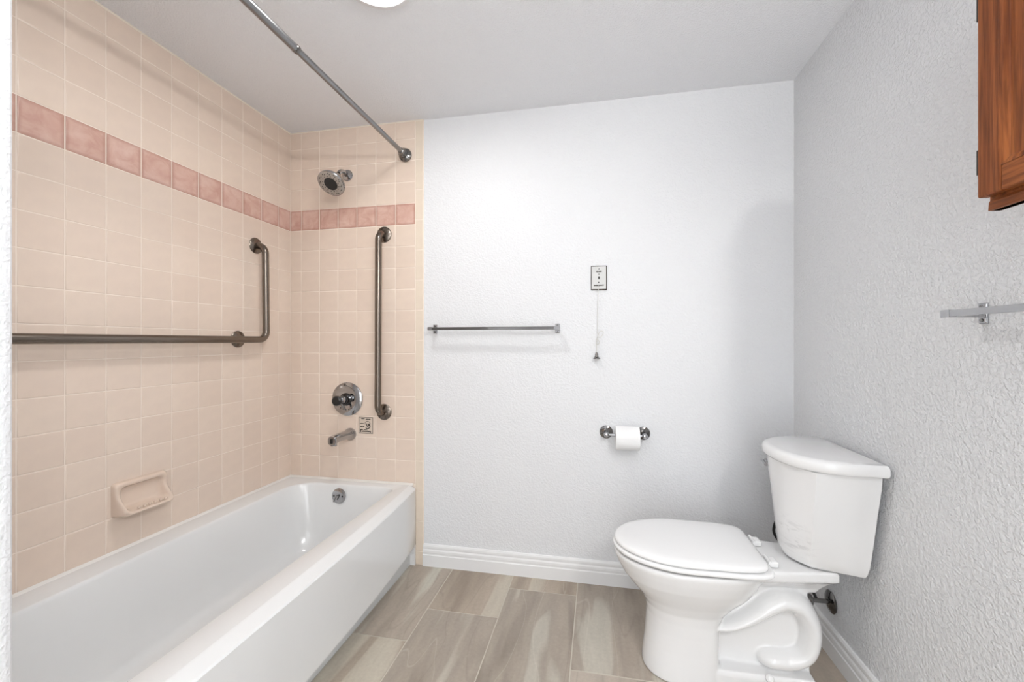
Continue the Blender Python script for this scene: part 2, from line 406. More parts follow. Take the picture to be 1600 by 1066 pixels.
rings = [orr(0.012, 0.108, 0.006), orr(0.004, 0.105), orr(0.0, 0.110), orr(0.0, 0.25), orr(0.0, 0.400, 0.008), orr(0.0, 0.410, 0.008), orr(0.003, 0.4155, 0.010), orr(0.006, 0.4172, 0.010), orr(0.028, 0.4296, 0.012), orr(0.031, 0.4310, 0.012), orr(0.034, RT, 0.012), orr(0.040, RT, 0.012),
         inner(-1.640, -1.052, 0.60, 2.028, (0.09, 0.05, 0.13, 0.13), RT), inner(-1.638, -1.054, 0.602, 2.026, (0.09, 0.05, 0.13, 0.13), RT - 0.0008),
         inner(-1.6345, -1.0575, 0.606, 2.0225, (0.09, 0.05, 0.13, 0.13), RT - 0.0045), inner(-1.632, -1.060, 0.612, 2.019, (0.09, 0.055, 0.13, 0.13), RT - 0.014),
         inner(-1.612, -1.078, 0.66, 2.000, (0.10, 0.08, 0.13, 0.14), 0.33), inner(-1.596, -1.094, 0.73, 1.985, (0.12, 0.10, 0.14, 0.15), 0.20),
         inner(-1.578, -1.112, 0.80, 1.965, (0.12, 0.11, 0.14, 0.15), 0.125), inner(-1.545, -1.145, 0.86, 1.935, (0.12, 0.11, 0.13, 0.14), 0.088),
         inner(-1.48, -1.20, 0.95, 1.87, (0.09, 0.09, 0.09, 0.09), 0.074)]
loft(bm, rings, cap0=False, cap1=True)
tub = thing('bathtub', 'white alcove bathtub with a flat apron, set against the tiled walls', 'bathtub', (-1.35, 1.3, 0))
basin = link('basin', bm, M['tub'], tub, smooth=40)
for e in basin.data.edges:          # crisp arris on both sides of the bevelled front rim
    a, b_ = (basin.data.vertices[i].co for i in e.vertices)
    if abs(a.z - b_.z) < 1e-4 and a.z + 0 > 0.40 and a.z < 0.4325 and a.x - 1.35 > -1.012 and b_.x - 1.35 > -1.012: e.use_edge_sharp = True
bm = B(-1.03, -1.0, TY0, TY1 - 0.002, 0.0005, 0.2)
tp = link('toe_panel', bm, M['toe'], tub, smooth=None); tp['label'] = 'recessed pale grey toe panel'
bm = B(-1.0, -0.973, TY1 - 0.012, TY1, 0.0005, 0.13)
link('end_filler', bm, M['trim'], tub, smooth=None)
bm = bmesh.new()
prism_y(bm, [(XL + 0.0005, RT - 0.002), (XL + 0.011, RT - 0.001), (XL + 0.006, RT + 0.004), (XL + 0.0005, RT + 0.008)], TY0, TY1)
prism_x(bm, [(TY1 + 0.0005, RT - 0.002), (TY1 - 0.014, RT - 0.001), (TY1 - 0.010, RT + 0.004), (TY1 + 0.0005, RT + 0.008)], XL, -0.985)
link('caulk_bead', bm, M['caulk'], tub, smooth=60)
# overflow plate: disc on the basin's end wall
oc = Vector((-1.372, 2.0025, 0.378)); oax = Vector((0, -1, 0.08))
ov = link('overflow_plate', lathe(bmesh.new(), oc, oax, [(0, 0.0), (0, 0.036), (0.003, 0.0405), (0.006, 0.040), (0.009, 0.033), (0.0105, 0.015), (0.011, 0)], 40), M['chrome'], tub)
bm = bmesh.new()
tube(bm, spline([oc + Vector((-0.004, -0.011, 0.004)), oc + Vector((0.0, -0.024, 0.006)), oc + Vector((-0.008, -0.028, -0.010)), oc + Vector((-0.016, -0.026, -0.024))], 5), [0.0035] * 16, 8)
link('trip_lever', bm, M['dchrome'], ov)
for dx in (-0.026, 0.024):
    link('screw', lathe(bmesh.new(), oc + Vector((dx, -0.007, 0)), oax, [(0, 0), (0, 0.005), (0.003, 0.005), (0.004, 0.0)], 12), M['black'], ov)

# ------------------------------------------------------------------ soap dish
dish = thing('soap_dish', 'cream ceramic soap dish set in the left tile wall above the bathtub', 'soap dish', (XL, 1.292, 0.56))
sy0, sy1, sz0, sz1 = 1.198, 1.386, 0.562, 0.686
def sd(inset, x, r, dz0=0, dz1=0, ins_b=None):
    pts = rrect(sy0 + inset, sy1 - inset, sz0 + (inset if ins_b is None else ins_b) + dz0, sz1 - inset + dz1, r, 0, 6, 5)
    return [(x, p[0], p[1]) for p in pts]
bm = bmesh.new()
# bottom of the frame swells out into the lip: x offset grows towards the bottom
def lip(ring, amt):
    out = []
    for x, y, z in ring:
        t = max(0.0, min(1.0, (0.640 - z) / 0.070)); s = t * t * (3 - 2 * t)
        out.append((x + amt * s, y, z))
    return out
rings = [sd(-0.001, XL - 0.001, 0.010), sd(0.0, XL + 0.006, 0.012), lip(sd(0.001, XL + 0.013, 0.014), 0.020), lip(sd(0.004, XL + 0.019, 0.016), 0.034),
         lip(sd(0.009, XL + 0.021, 0.016), 0.043), lip(sd(0.014, XL + 0.0205, 0.016), 0.044), lip(sd(0.019, XL + 0.016, 0.016), 0.036),
         lip(sd(0.022, XL + 0.009, 0.018), 0.022), lip(sd(0.026, XL + 0.003, 0.018), 0.006), sd(0.034, XL + 0.0015, 0.015)]
loft(bm, rings)
link('dish_body', bm, M['dish'], dish, smooth=70)
bm = bmesh.new()
for k in range(6):
    yy = sy0 + 0.045 + k * 0.0195
    lathe(bm, (XL + 0.059, yy, 0.5875), (0, 1, 0), [(0, 0), (0.0015, 0.004), (0.005, 0.005), (0.0085, 0.004), (0.010, 0)], 10)
link('lip_ridges', bm, M['dish'], dish, smooth=80)

# ------------------------------------------------------------------ grab bars
def flange(parent, c, axis, r=0.041, m='bronze'):
    fl = link('flange', lathe(bmesh.new(), c, axis, [(0, 0), (0, r), (0.003, r), (0.007, r * 0.9), (0.011, r * 0.62), (0.013, r * 0.45), (0.013, 0)], 40), M[m], parent)
    return fl
gb = thing('grab_bar', 'dark metal L-shaped grab bar on the left tile wall', 'grab bar', (XL, 1.84, 1.22))
X0 = XL + 0.058
bm = bmesh.new()
pts = rounded_path([(XL + 0.004, 1.835, 1.708), (X0, 1.835, 1.708), (X0, 1.852, 1.70)], 0.012, 4)
path = rounded_path([(XL + 0.004, 1.845, 1.708), (X0, 1.845, 1.708), (X0, 1.852, 1.22), (X0, 0.545, 1.215), (XL + 0.004, 0.545, 1.215)], 0.045, 10)
tube(bm, path, 0.0165, 24)
link('bar', bm, M['bronze'], gb, smooth=60)
f1 = flange(gb, (XL, 1.845, 1.708), (1, 0, 0)); flange(gb, (XL, 0.566, 1.215), (1, 0, 0))
f2 = flange(gb, (XL, 1.736, 1.222), (1, 0, 0))
link('post', tube(bmesh.new(), [(XL + 0.004, 1.736, 1.222), (X0 - 0.010, 1.736, 1.221)], 0.014, 16), M['bronze'], gb)
for f, (cy, cz) in ((f1, (1.845, 1.708)), (f2, (1.736, 1.222))):
    for a in (0.6, 2.7, 4.8):
        link('screw', lathe(bmesh.new(), (XL + 0.006, cy + 0.030 * math.cos(a), cz + 0.030 * math.sin(a)), (1, 0, 0), [(0, 0), (0, 0.0045), (0.003, 0.0045), (0.004, 0)], 10), M['dchrome'], f)
gv = thing('grab_bar', 'dark metal vertical grab bar on the back tile wall beside the faucet', 'grab bar', (-1.16, D, 0.82))
Y1 = D - TD; Yb = Y1 - 0.052
path = rounded_path([(-1.158, Y1 - 0.004, 1.800), (-1.164, Yb, 1.800), (-1.167, Yb, 0.822), (-1.160, Y1 - 0.004, 0.822)], 0.040, 10)
link('bar', tube(bmesh.new(), path, 0.0175, 24), M['bronze'], gv, smooth=60)
for cz in (1.800, 0.822):
    f = flange(gv, (-1.159, Y1, cz), (0, -1, 0), 0.044)
    for a in (0.4, 2.5, 4.6):
        link('screw', lathe(bmesh.new(), (-1.159 + 0.033 * math.cos(a), Y1 - 0.006, cz + 0.033 * math.sin(a)), (0, -1, 0), [(0, 0), (0, 0.0045), (0.003, 0.0045), (0.004, 0)], 10), M['dchrome'], f)

# ------------------------------------------------------------------ shower rod
rod = thing('shower_rod', 'grey steel shower curtain rod across the top of the tub alcove', 'shower rod', (-1.03, 1.3, 2.225))
link('thin_tube', tube(bmesh.new(), [(-1.03, Y1 - 0.03, 2.225), (-1.03, 1.235, 2.225)], 0.0118, 20), M['nickel'], rod)
link('thick_tube', tube(bmesh.new(), [(-1.03, 1.255, 2.225), (-1.03, YS + 0.02, 2.225)], 0.0140, 20), M['nickel'], rod)
link('collar', lathe(bmesh.new(), (-1.03, 1.268, 2.225), (0, -1, 0), [(0, 0.0118), (0.001, 0.0146), (0.016, 0.0152), (0.018, 0.014)], 24), M['dchrome'], rod)
ep = [(0, 0), (0, 0.034), (0.006, 0.0365), (0.014, 0.035), (0.020, 0.028), (0.024, 0.021), (0.028, 0.0205), (0.034, 0.0255), (0.040, 0.026), (0.046, 0.022), (0.052, 0.0175), (0.064, 0.016), (0.066, 0.0118)]
link('end_cap', lathe(bmesh.new(), (-1.03, Y1, 2.225), (0, -1, 0), ep, 36), M['dchrome'], rod)
link('end_cap', lathe(bmesh.new(), (-1.03, YS, 2.225), (0, 1, 0), ep, 36), M['dchrome'], rod)

# ------------------------------------------------------------------ shower head
sh = thing('showerhead', 'chrome round shower head on a short arm, high on the back tile wall', 'shower head', (-1.381, Y1, 2.143))
link('wall_flange', lathe(bmesh.new(), (-1.381, Y1, 2.143), (0, -1, 0), [(0, 0), (0, 0.029), (0.004, 0.032), (0.009, 0.029), (0.013, 0.018), (0.015, 0.011)], 36), M['chrome'], sh)
sp = spline([(-1.381, Y1, 2.143), (-1.381, Y1 - 0.035, 2.150), (-1.381, Y1 - 0.065, 2.142), (-1.381, 2.008, 2.122)], 6)
link('arm', tube(bmesh.new(), sp, 0.0105, 18), M['chrome'], sh, smooth=60)
hn = Vector((0.03, -0.66, -0.75)).normalized(); fc = Vector((-1.379, 1.940, 2.038))
hp = fc - hn * 0.100
hd = link('head', lathe(bmesh.new(), hp, hn, [(0, 0), (0.0, 0.012), (0.006, 0.0165), (0.016, 0.0175), (0.022, 0.0145), (0.030, 0.019), (0.042, 0.025), (0.056, 0.038), (0.068, 0.055), (0.078, 0.066), (0.088, 0.0705), (0.095, 0.0700), (0.098, 0.066)], 48), M['chrome'], sh)
fa = link('spray_face', lathe(bmesh.new(), hp + hn * 0.0965, hn, [(0, 0.067), (0.001, 0.066), (0.0015, 0.062), (0.0025, 0.060), (0.004, 0.036), (0.0035, 0.034), (0, 0.033)], 48), M['grey_face'], hd)
link('dark_centre', lathe(bmesh.new(), hp + hn * 0.097, hn, [(0, 0.0345), (0.003, 0.0355), (0.004, 0.030), (0.0035, 0)], 36), M['rubber'], hd)
bm = bmesh.new(); a_, u_, w_ = frame_from(hn)
for rr, cnt, ph in ((0.042, 16, 0), (0.0535, 12, 0.2), (0.0575, 12, 0.36)):
    for k in range(cnt):
        t = 2 * PI * k / cnt + ph; c = hp + hn * 0.0985 + (u_ * math.cos(t) + w_ * math.sin(t)) * rr
        lathe(bm, c, hn, [(0, 0.0024), (0.004, 0.0020), (0.0045, 0)], 8)
nz = link('nozzles', bm, M['black'], hd)

# ------------------------------------------------------------------ valve, spout, label
va = thing('shower_valve', 'round chrome tub valve with lever knob on the back tile wall', 'faucet valve', (-1.381, Y1, 0.888))
vc = Vector((-1.381, Y1, 0.888))
link('escutcheon', lathe(bmesh.new(), vc, (0, -1, 0), [(0, 0), (0, 0.090), (0.003, 0.0935), (0.007, 0.093), (0.011, 0.087), (0.014, 0.078), (0.0165, 0.072), (0.0185, 0.050), (0.020, 0)], 56), M['chrome'], va)
hub = link('hub', lathe(bmesh.new(), vc, (0, -1, 0), [(0.018, 0), (0.018, 0.036), (0.024, 0.035), (0.030, 0.028), (0.042, 0.026), (0.046, 0.024), (0.048, 0)], 36), M['ddchrome'], va)
kn = link('knob', lathe(bmesh.new(), vc, (-0.02, -1, 0.02), [(0.044, 0), (0.044, 0.019), (0.052, 0.0235), (0.058, 0.023), (0.068, 0.020), (0.088, 0.021), (0.092, 0.0225), (0.094, 0)], 32), M['chrome'], va)
link('knob_cap', lathe(bmesh.new(), vc, (-0.02, -1, 0.02), [(0.0905, 0), (0.0905, 0.0265), (0.103, 0.0265), (0.107, 0.022), (0.108, 0.010), (0.106, 0)], 32), M['black'], kn)
bm = bmesh.new()
tube(bm, [vc + Vector((0.0, -0.06, -0.018)), vc + Vector((0.016, -0.050, -0.050))], [0.008, 0.0055], 12)
link('lever', bm, M['dchrome'], va)
for k in range(5):
    t = -PI / 2 + (k - 2) * 0.3
    link('index_mark', lathe(bmesh.new(), vc + Vector((0.058 * math.cos(t), -0.0175, 0.058 * math.sin(t))), (0, -1, 0), [(0, 0), (0, 0.0035), (0.0015, 0.0035), (0.0015, 0)], 8), M['black'], va)
spo = thing('tub_spout', 'short chrome tub spout below the valve on the back tile wall', 'faucet spout', (-1.363, Y1, 0.69))
def ring_y(y, cz, rx, rz, n=28, e=2.0):
    out = []
    for k in range(n):
        t = 2 * PI * k / n; c, s = math.cos(t), math.sin(t)
        out.append((-1.363 + rx * math.copysign(abs(c) ** (2 / e), c), y, cz + rz * math.copysign(abs(s) ** (2 / e), s)))
    return out
bm = bmesh.new()
loft(bm, [ring_y(Y1, .692, .034, .034), ring_y(Y1 - .006, .692, .035, .035), ring_y(Y1 - .014, .692, .0335, .0335), ring_y(Y1 - .022, .693, .027, .026), ring_y(Y1 - .06, .695, .0255, .0235, e=2.3),
          ring_y(Y1 - .10, .697, .0245, .021, e=2.5), ring_y(Y1 - .135, .696, .0245, .021, e=2.7), ring_y(Y1 - .155, .692, .025, .0235, e=2.8), ring_y(Y1 - .166, .690, .0245, .0235, e=2.8), ring_y(Y1 - .170, .690, .0215, .0205, e=2.8)])
sb = link('spout_body', bm, M['chrome'], spo, smooth=50)
bm = bmesh.new(); box(bm, -1.369, -1.357, Y1 - .1735, Y1 - .169, .678, .702); link('diverter_slot', bm, M['black'], spo, smooth=None)
bm = bmesh.new(); tube(bm, [(-1.363, Y1 - .150, .675), (-1.363, Y1 - .150, .662)], 0.017, 20); link('outlet', bm, M['chrome'], spo)

lb = thing('instruction_label', 'small square valve instruction label with dark print, stuck on back tile wall', 'label', (-1.269, Y1, 0.744))
fx0, fx1, fz0, fz1 = -1.3125, -1.2265, 0.6985, 0.7895; yl = Y1 - 0.0006
def ins(x0, x1, z0, z1, name='printed_line', t=0.0006):
    return link(name, B(x0, x1, yl - t - 0.0004, yl - 0.0002, z0, z1), M['ink'], lb, smooth=None)
link('film', B(fx0, fx1, yl, Y1 + 0.0002, fz0, fz1), M['decal'], lb, smooth=None)
bm = bmesh.new(); w = 0.0022
for a in ((fx0, fx1, fz0, fz0 + w), (fx0, fx1, fz1 - w, fz1), (fx0, fx0 + w, fz0, fz1), (fx1 - w, fx1, fz0, fz1)): box(bm, a[0], a[1], yl - 0.0008, yl, a[2], a[3])
link('printed_border', bm, M['ink'], lb, smooth=None)
def textmesh(s, size, loc, ydir, m, parent, name='lettering', bold=0.0):
    cu = bpy.data.curves.new('t', 'FONT'); cu.body = s; cu.size = size; cu.align_x = 'CENTER'; cu.align_y = 'CENTER'; cu.offset = bold; cu.extrude = 0.0002
    o = bpy.data.objects.new('t', cu); col.objects.link(o)
    dg = bpy.context.evaluated_depsgraph_get(); me = bpy.data.meshes.new_from_object(o.evaluated_get(dg)); bpy.data.objects.remove(o)
    bm = bmesh.new(); bm.from_mesh(me); bm.transform(Matrix.Translation(loc) @ Matrix.Rotation(PI / 2, 4, 'X'))
    return link(name, bm, m, parent, smooth=None)
def W(x, z): return (fx0 + x * (fx1 - fx0), fz1 - z * (fz1 - fz0))
def strokes(rows):
    bm = bmesh.new()
    for x0, x1, z0, z1, n in rows:
        (a, c), (b_, d) = W(x0, z0), W(x1, z1); st = (b_ - a) / n
        for k in range(n):
            h = (c - d) * (0.6 + 0.4 * ((k * 7) % 5) / 4)
            box(bm, a + k * st, a + k * st + st * 0.8, yl - 0.0008, yl, d, d + h)
    return bm
link('printed_lines', strokes([(.17, .41, .07, .13, 7), (.49, .83, .09, .15, 9), (.09, .22, .35, .43, 2), (.24, .34, .35, .41, 2), (.09, .40, .55, .62, 9), (.10, .30, .73, .80, 5), (.36, .62, .74, .79, 6), (.09, .17, .74, .92, 2), (.22, .85, .82, .90, 12), (.80, .86, .78, .95, 1)]), M['ink'], lb, smooth=None)['kind'] = 'stuff'
bm = bmesh.new()
def arc(cx, cz, r, a0, a1, w):
    n = 14; pts = [(cx + r * math.cos(a0 + (a1 - a0) * k / n), yl - 0.0008, cz + r * math.sin(a0 + (a1 - a0) * k / n)) for k in range(n + 1)]
    tube(bm, pts, w, 6, yscale=[0.15] * (n + 1))
cx, cz = W(.62, .42); arc(cx, cz, 0.016, 0.2, PI + .2, 0.0012); arc(cx + .002, cz - .004, 0.008, 2.2, 5.2, 0.003); arc(cx + .009, cz - .003, .004, 0, 6.2, .003); arc(cx, cz - .010, .015, 3.9, 6.4, .0026)
link('printed_knob_symbol', bm, M['ink'], lb)

# ------------------------------------------------------------------ towel bars
def towel_bar(label, o, along, out, length):
    """o: wall point of first post, along: unit vector along the bar, out: unit vector away from the wall"""
    o, al, ou = Vector(o), Vector(along), Vector(out); up = Vector((0, 0, 1))
    t = thing('towel_bar', label, 'towel bar', o)
    def hexa(bm, c, a, b_, d0, d1, a2=None, b2=None):
        a2 = a2 or a; b2 = b2 or b_
        r0 = [c + al * sx * a + up * sz * b_ + ou * d0 for sx, sz in ((-1, -1), (1, -1), (1, 1), (-1, 1))]
        r1 = [c + al * sx * a2 + up * sz * b2 + ou * d1 for sx, sz in ((-1, -1), (1, -1), (1, 1), (-1, 1))]
        loft(bm, [r0, r1])
    SO = 0.072
    for k, dirn in ((0, -1), (1, 1)):
        c = o + al * (length * k)
        bm = bmesh.new(); hexa(bm, c, 0.011, 0.0245, 0, 0.004); hexa(bm, c, 0.011, 0.0245, 0.004, 0.007, 0.0085, 0.021)
        pl = link('wall_plate', bm, M['chrome'], t, smooth=None, bevel=0.0015)
        for s in (-1, 1):
            link('screw', lathe(bmesh.new(), c + up * 0.016 * s + ou * 0.007, ou, [(0, 0), (0, 0.0042), (0.002, 0.0038), (0.0015, 0)], 12), M['dchrome'], pl)
        bm = bmesh.new(); hexa(bm, c, 0.0095, 0.0100, 0.006, SO - 0.006, 0.0095, 0.0085)
        link('bracket_arm', bm, M['chrome'], t, smooth=None, bevel=0.001)
        bm = bmesh.new(); e = c + ou * SO
        r0 = [e + al * (dirn * -0.012 + 0) + up * sz * 0.0088 + ou * sx * 0.0088 for sx, sz in ((-1, -1), (1, -1), (1, 1), (-1, 1))]
        r1 = [p + al * dirn * 0.024 for p in r0]
        loft(bm, [r0, r1]); link('end_block', bm, M['chrome'], t, smooth=None, bevel=0.001)
    bm = bmesh.new(); e = o + ou * SO
    rr = [[e + al * d + up * sz * 0.0076 + ou * sx * 0.0076 for sx, sz in ((-1, -1), (1, -1), (1, 1), (-1, 1))] for d in (0.006, length - 0.006)]
    loft(bm, rr); link('bar', bm, M['dchrome'] if abs(al.x) > 0.5 else M['chrome'], t, smooth=None, bevel=0.001)  # back bar gets darker chrome: a dark room reflection put into its colour
    return t
towel_bar('chrome square towel bar on the back white wall beside the tile edge', (-0.862, D, 1.277), (1, 0, 0), (0, -1, 0), 0.660)
towel_bar('chrome towel bar on the right wall below the wooden cabinet', (XR, 1.147, 1.273), (0, -1, 0), (-1, 0, 0), 0.56)

# ------------------------------------------------------------------ emergency pull station
ep_ = thing('emergency_pull_station', 'metal emergency pull-cord plate high on the back wall, its white cord hanging down', 'alarm switch', (0.0035, D, 1.528))
px0, px1, pz0, pz1 = -0.0345, 0.0430, 1.4665, 1.5885
link('wall_box', B(px0, px1, D - 0.006, D + 0.0005, pz0, pz1), M['hinge'], ep_, smooth=None, bevel=0.002)
link('face_plate', B(px0 + 0.0035, px1 - 0.0035, D - 0.0085, D - 0.005, pz0 + 0.005, pz1 - 0.0035), M['steel_plate'], ep_, smooth=None, bevel=0.0012)
yp = D - 0.0086; cx = 0.0045
for zz in (pz1 - 0.015,): link('screw', lathe(bmesh.new(), (cx, yp, zz), (0, -1, 0), [(0, 0), (0, 0.004), (0.0015, 0.0035), (0.001, 0)], 14), M['dchrome'], ep_)
link('switch_toggle', B(cx - 0.0032, cx + 0.0032, yp - 0.008, yp, 1.5215, 1.5335), M['black'], ep_, smooth=None, bevel=0.001)
link('indicator', lathe(bmesh.new(), (cx, yp, 1.546), (0, -1, 0), [(0, 0), (0, 0.003), (0.002, 0.0025), (0.002, 0)], 12), M['dchrome'], ep_)
link('indicator', lathe(bmesh.new(), (cx - 0.001, yp, 1.505), (0, -1, 0), [(0, 0), (0, 0.0034), (0.002, 0.003), (0.002, 0)], 12), M['black'], ep_)
textmesh('ALARM', 0.0085, (cx, yp - 0.0003, 1.5585), None, M['ink'], ep_, bold=0.0006)
textmesh('EMERGENCY', 0.0088, (cx, yp - 0.0003, 1.4900), None, M['ink'], ep_, bold=0.0005)
link('cord_guide', lathe(bmesh.new(), (cx - 0.002, yp, 1.4845), (0, -1, 0), [(0, 0), (0, 0.0042), (0.006, 0.0036), (0.007, 0)], 14), M['dchrome'], ep_)
c0 = Vector((cx - 0.002, yp - 0.006, 1.484)); yc_ = yp - 0.006
cd = link('cord', tube(bmesh.new(), spline([c0, (-0.0008, yc_, 1.40), (-0.002, yc_, 1.262), (0.002, yc_, 1.245), (-0.006, yc_, 1.222), (-0.0085, yc_, 1.200), (-0.0065, yc_, 1.175), (-0.0065, yc_, 1.150)], 5), 0.0017, 8), M['cord'], ep_)
bm = bmesh.new()
tube(bm, spline([(0.002, yc_ - .002, 1.246), (0.012, yc_ - .003, 1.262), (0.026, yc_ - .002, 1.258), (0.022, yc_, 1.243), (0.010, yc_ - .003, 1.230), (0.000, yc_ - .004, 1.236)], 5), 0.0016, 8)
tube(bm, spline([(-0.006, yc_ - .003, 1.220), (0.004, yc_ - .004, 1.214), (0.007, yc_ - .003, 1.203), (-0.002, yc_ - .003, 1.195), (-0.009, yc_ - .003, 1.205), (-0.004, yc_ - .005, 1.212)], 5), 0.0020, 8)
link('knot', bm, M['cord'], cd)
link('pull_bell', lathe(bmesh.new(), (-0.0065, yc_ - 0.002, 1.155), (0, 0, -1), [(0, 0), (0, 0.004), (0.006, 0.0065), (0.016, 0.0075), (0.022, 0.010), (0.026, 0.0165), (0.030, 0.018), (0.031, 0.012), (0.029, 0)], 24), M['dchrome'], ep_)

# ------------------------------------------------------------------ toilet paper
tp_ = thing('paper_holder', 'chrome two-post toilet paper holder on the back wall', 'toilet paper holder', (0.128, D, 0.76))
zh = 0.760; yr = D - 0.066
for x in (0.040, 0.2185):
    c = (x, D, zh)
    link('rosette', lathe(bmesh.new(), c, (0, -1, 0), [(0, 0), (0, 0.030), (0.003, 0.0325), (0.006, 0.0315), (0.008, 0.025), (0.0095, 0.022), (0.014, 0.014), (0.020, 0.0095), (0.024, 0.009)], 36), M['dchrome'], tp_)
    link('post', lathe(bmesh.new(), c, (0, -1, 0), [(0.020, 0.0085), (0.045, 0.0080), (0.052, 0.0115), (0.062, 0.0135), (0.072, 0.0125), (0.078, 0.008), (0.080, 0)], 24), M['chrome'], tp_)
link('roller', tube(bmesh.new(), [(0.046, yr, zh), (0.213, yr, zh)], 0.0062, 16), M['chrome'], tp_)
rl = thing('toilet_roll', 'white toilet paper roll on the chrome wall holder', 'toilet paper', (0.139, yr, zh))
RR = 0.056; zc = zh - 0.013; x0r, x1r = 0.083, 0.193
link('paper', lathe(bmesh.new(), (x0r, yr, zc), (1, 0, 0), [(0, 0.0205), (0, RR - 0.001), (0.001, RR), (0.109, RR), (0.110, RR - 0.001), (0.110, 0.0205), (0.1, 0.0203), (0.01, 0.0203), (0, 0.0205)], 64), M['paper'], rl)
link('core', lathe(bmesh.new(), (x0r, yr, zc), (1, 0, 0), [(0.001, 0.0192), (0.001, 0.0204), (0.109, 0.0204), (0.109, 0.0192), (0.001, 0.0192)], 40), M['card'], rl)
pr = []
for k in range(13):      # loose end of the sheet lying over the front of the roll
    a = math.radians(95 + 78 * k / 12); pr.append((yr + (RR + 0.0022) * math.cos(a), zc + (RR + 0.0022) * math.sin(a)))
pr2 = [(y + 0.0010 * math.cos(math.radians(95 + 78 * k / 12)) * -1.9, z - 0.0019 * math.sin(math.radians(95 + 78 * k / 12))) for k, (y, z) in enumerate(pr)]
link('loose_sheet', prism_x(bmesh.new(), pr + pr2[::-1], x0r + 0.001, x1r - 0.001), M['paper'], rl, smooth=40)

# ------------------------------------------------------------------ toilet
YC = 1.640
toi = thing('toilet', 'white two-piece toilet standing against the right wall', 'toilet', (0.45, YC, 0))
def egg(xf, xm, xb, hw, z, ef=2.0, er=2.6, n=64, er_w=None):
    out = []
    for k in range(n):
        t = 2 * PI * k / n; c, s = math.cos(t), math.sin(t); e = er if c > 0 else ef
        dx = (xb - xm) if c > 0 else (xm - xf)
        out.append((xm + dx * math.copysign(abs(c) ** (2 / e), c), YC + hw * math.copysign(abs(s) ** (2 / e), s), z))
    return out
bm = bmesh.new()
loft(bm, [egg(.165, .30, .428, .118, .0005, 2.2, 5), egg(.167, .30, .427, .116, .03, 2.2, 5), egg(.176, .31, .424, .110, .10, 2.2, 5), egg(.180, .31, .424, .108, .16, 2.2, 5), egg(.182, .31, .426, .109, .205, 2.2, 4.5),
          egg(.176, .31, .450, .114, .240, 2.2, 3.4), egg(.155, .31, .49, .128, .275, 2.15, 2.9), egg(.122, .31, .535, .146, .31, 2.1, 2.7), egg(.092, .31, .56, .163, .345, 2.05, 2.6), egg(.072, .31, .575, .176, .38, 2.0, 2.6),
          egg(.062, .31, .585, .183, .405, 2.0, 2.6), egg(.060, .31, .585, .184, .414, 2.0, 2.6), egg(.064, .31, .58, .181, .4215, 2.0, 2.6)])
def plan(pts, z): return [(x, YC + y, z) for x, y in pts]
def deck(h0, h1, x0, x1): return [(x0, -h0), ((x0 + x1) / 2, -(h0 + h1) / 2), (x1, -h1), (x1, h1), ((x0 + x1) / 2, (h0 + h1) / 2), (x0, h0)]
loft(bm, [plan(deck(.03, .035, .44, .745), .330), plan(deck(.06, .045, .44, .757), .352), plan(deck(.11, .07, .46, .775), .385), plan(deck(.145, .092, .47, .790), .402), plan(deck(.145, .092, .47, .790), .428), plan(deck(.14, .090, .47, .786), .434)])
# web and foot
loft(bm, [plan(deck(.044, .044, .36, .722), .02), plan(deck(.044, .044, .36, .725), .20), plan(deck(.044, .035, .36, .72), .345)])
loft(bm, [plan(deck(.108, .100, .36, .727), .0005), plan(deck(.106, .098, .36, .725), .050), plan(deck(.100, .092, .36, .720), .064)])
tw = spline([(.405, YC, .197), (.46, YC, .204), (.525, YC, .236), (.585, YC, .280), (.635, YC, .304), (.685, YC, .292), (.716, YC, .245), (.722, YC, .190), (.705, YC, .132), (.655, YC, .102), (.595, YC, .098), (.545, YC, .094)], 5)
nr = len(tw); rads = []; ysc = []
for i in range(nr):
    t = i / (nr - 1)
    r = 0.014 + (0.041 - 0.014) * min(1, t / 0.28) if t < 0.28 else 0.041
    if t > 0.90: r = 0.041 * math.sqrt(max(0.03, 1 - ((t - 0.90) / 0.10) ** 2))
    rads.append(r); ysc.append(0.094 / r if t < 0.28 else 0.094 / 0.041)
tube(bm, tw, rads, 28, yscale=ysc)
body = link('bowl', bm, M['porcelain'], toi, smooth=180)
rm = body.modifiers.new('remesh', 'REMESH'); rm.mode = 'VOXEL'; rm.voxel_size = 0.004; rm.use_smooth_shade = True
sm = body.modifiers.new('smooth', 'SMOOTH'); sm.iterations = 3; sm.factor = 0.5
for s in (-1, 1):
    link('bolt_cap', lathe(bmesh.new(), (.575, YC + s * .101, .060), (0, s, 0.55), [(0, 0), (0, 0.014), (0.006, 0.013), (0.011, 0.008), (0.012, 0)], 20), M['seat'], toi)
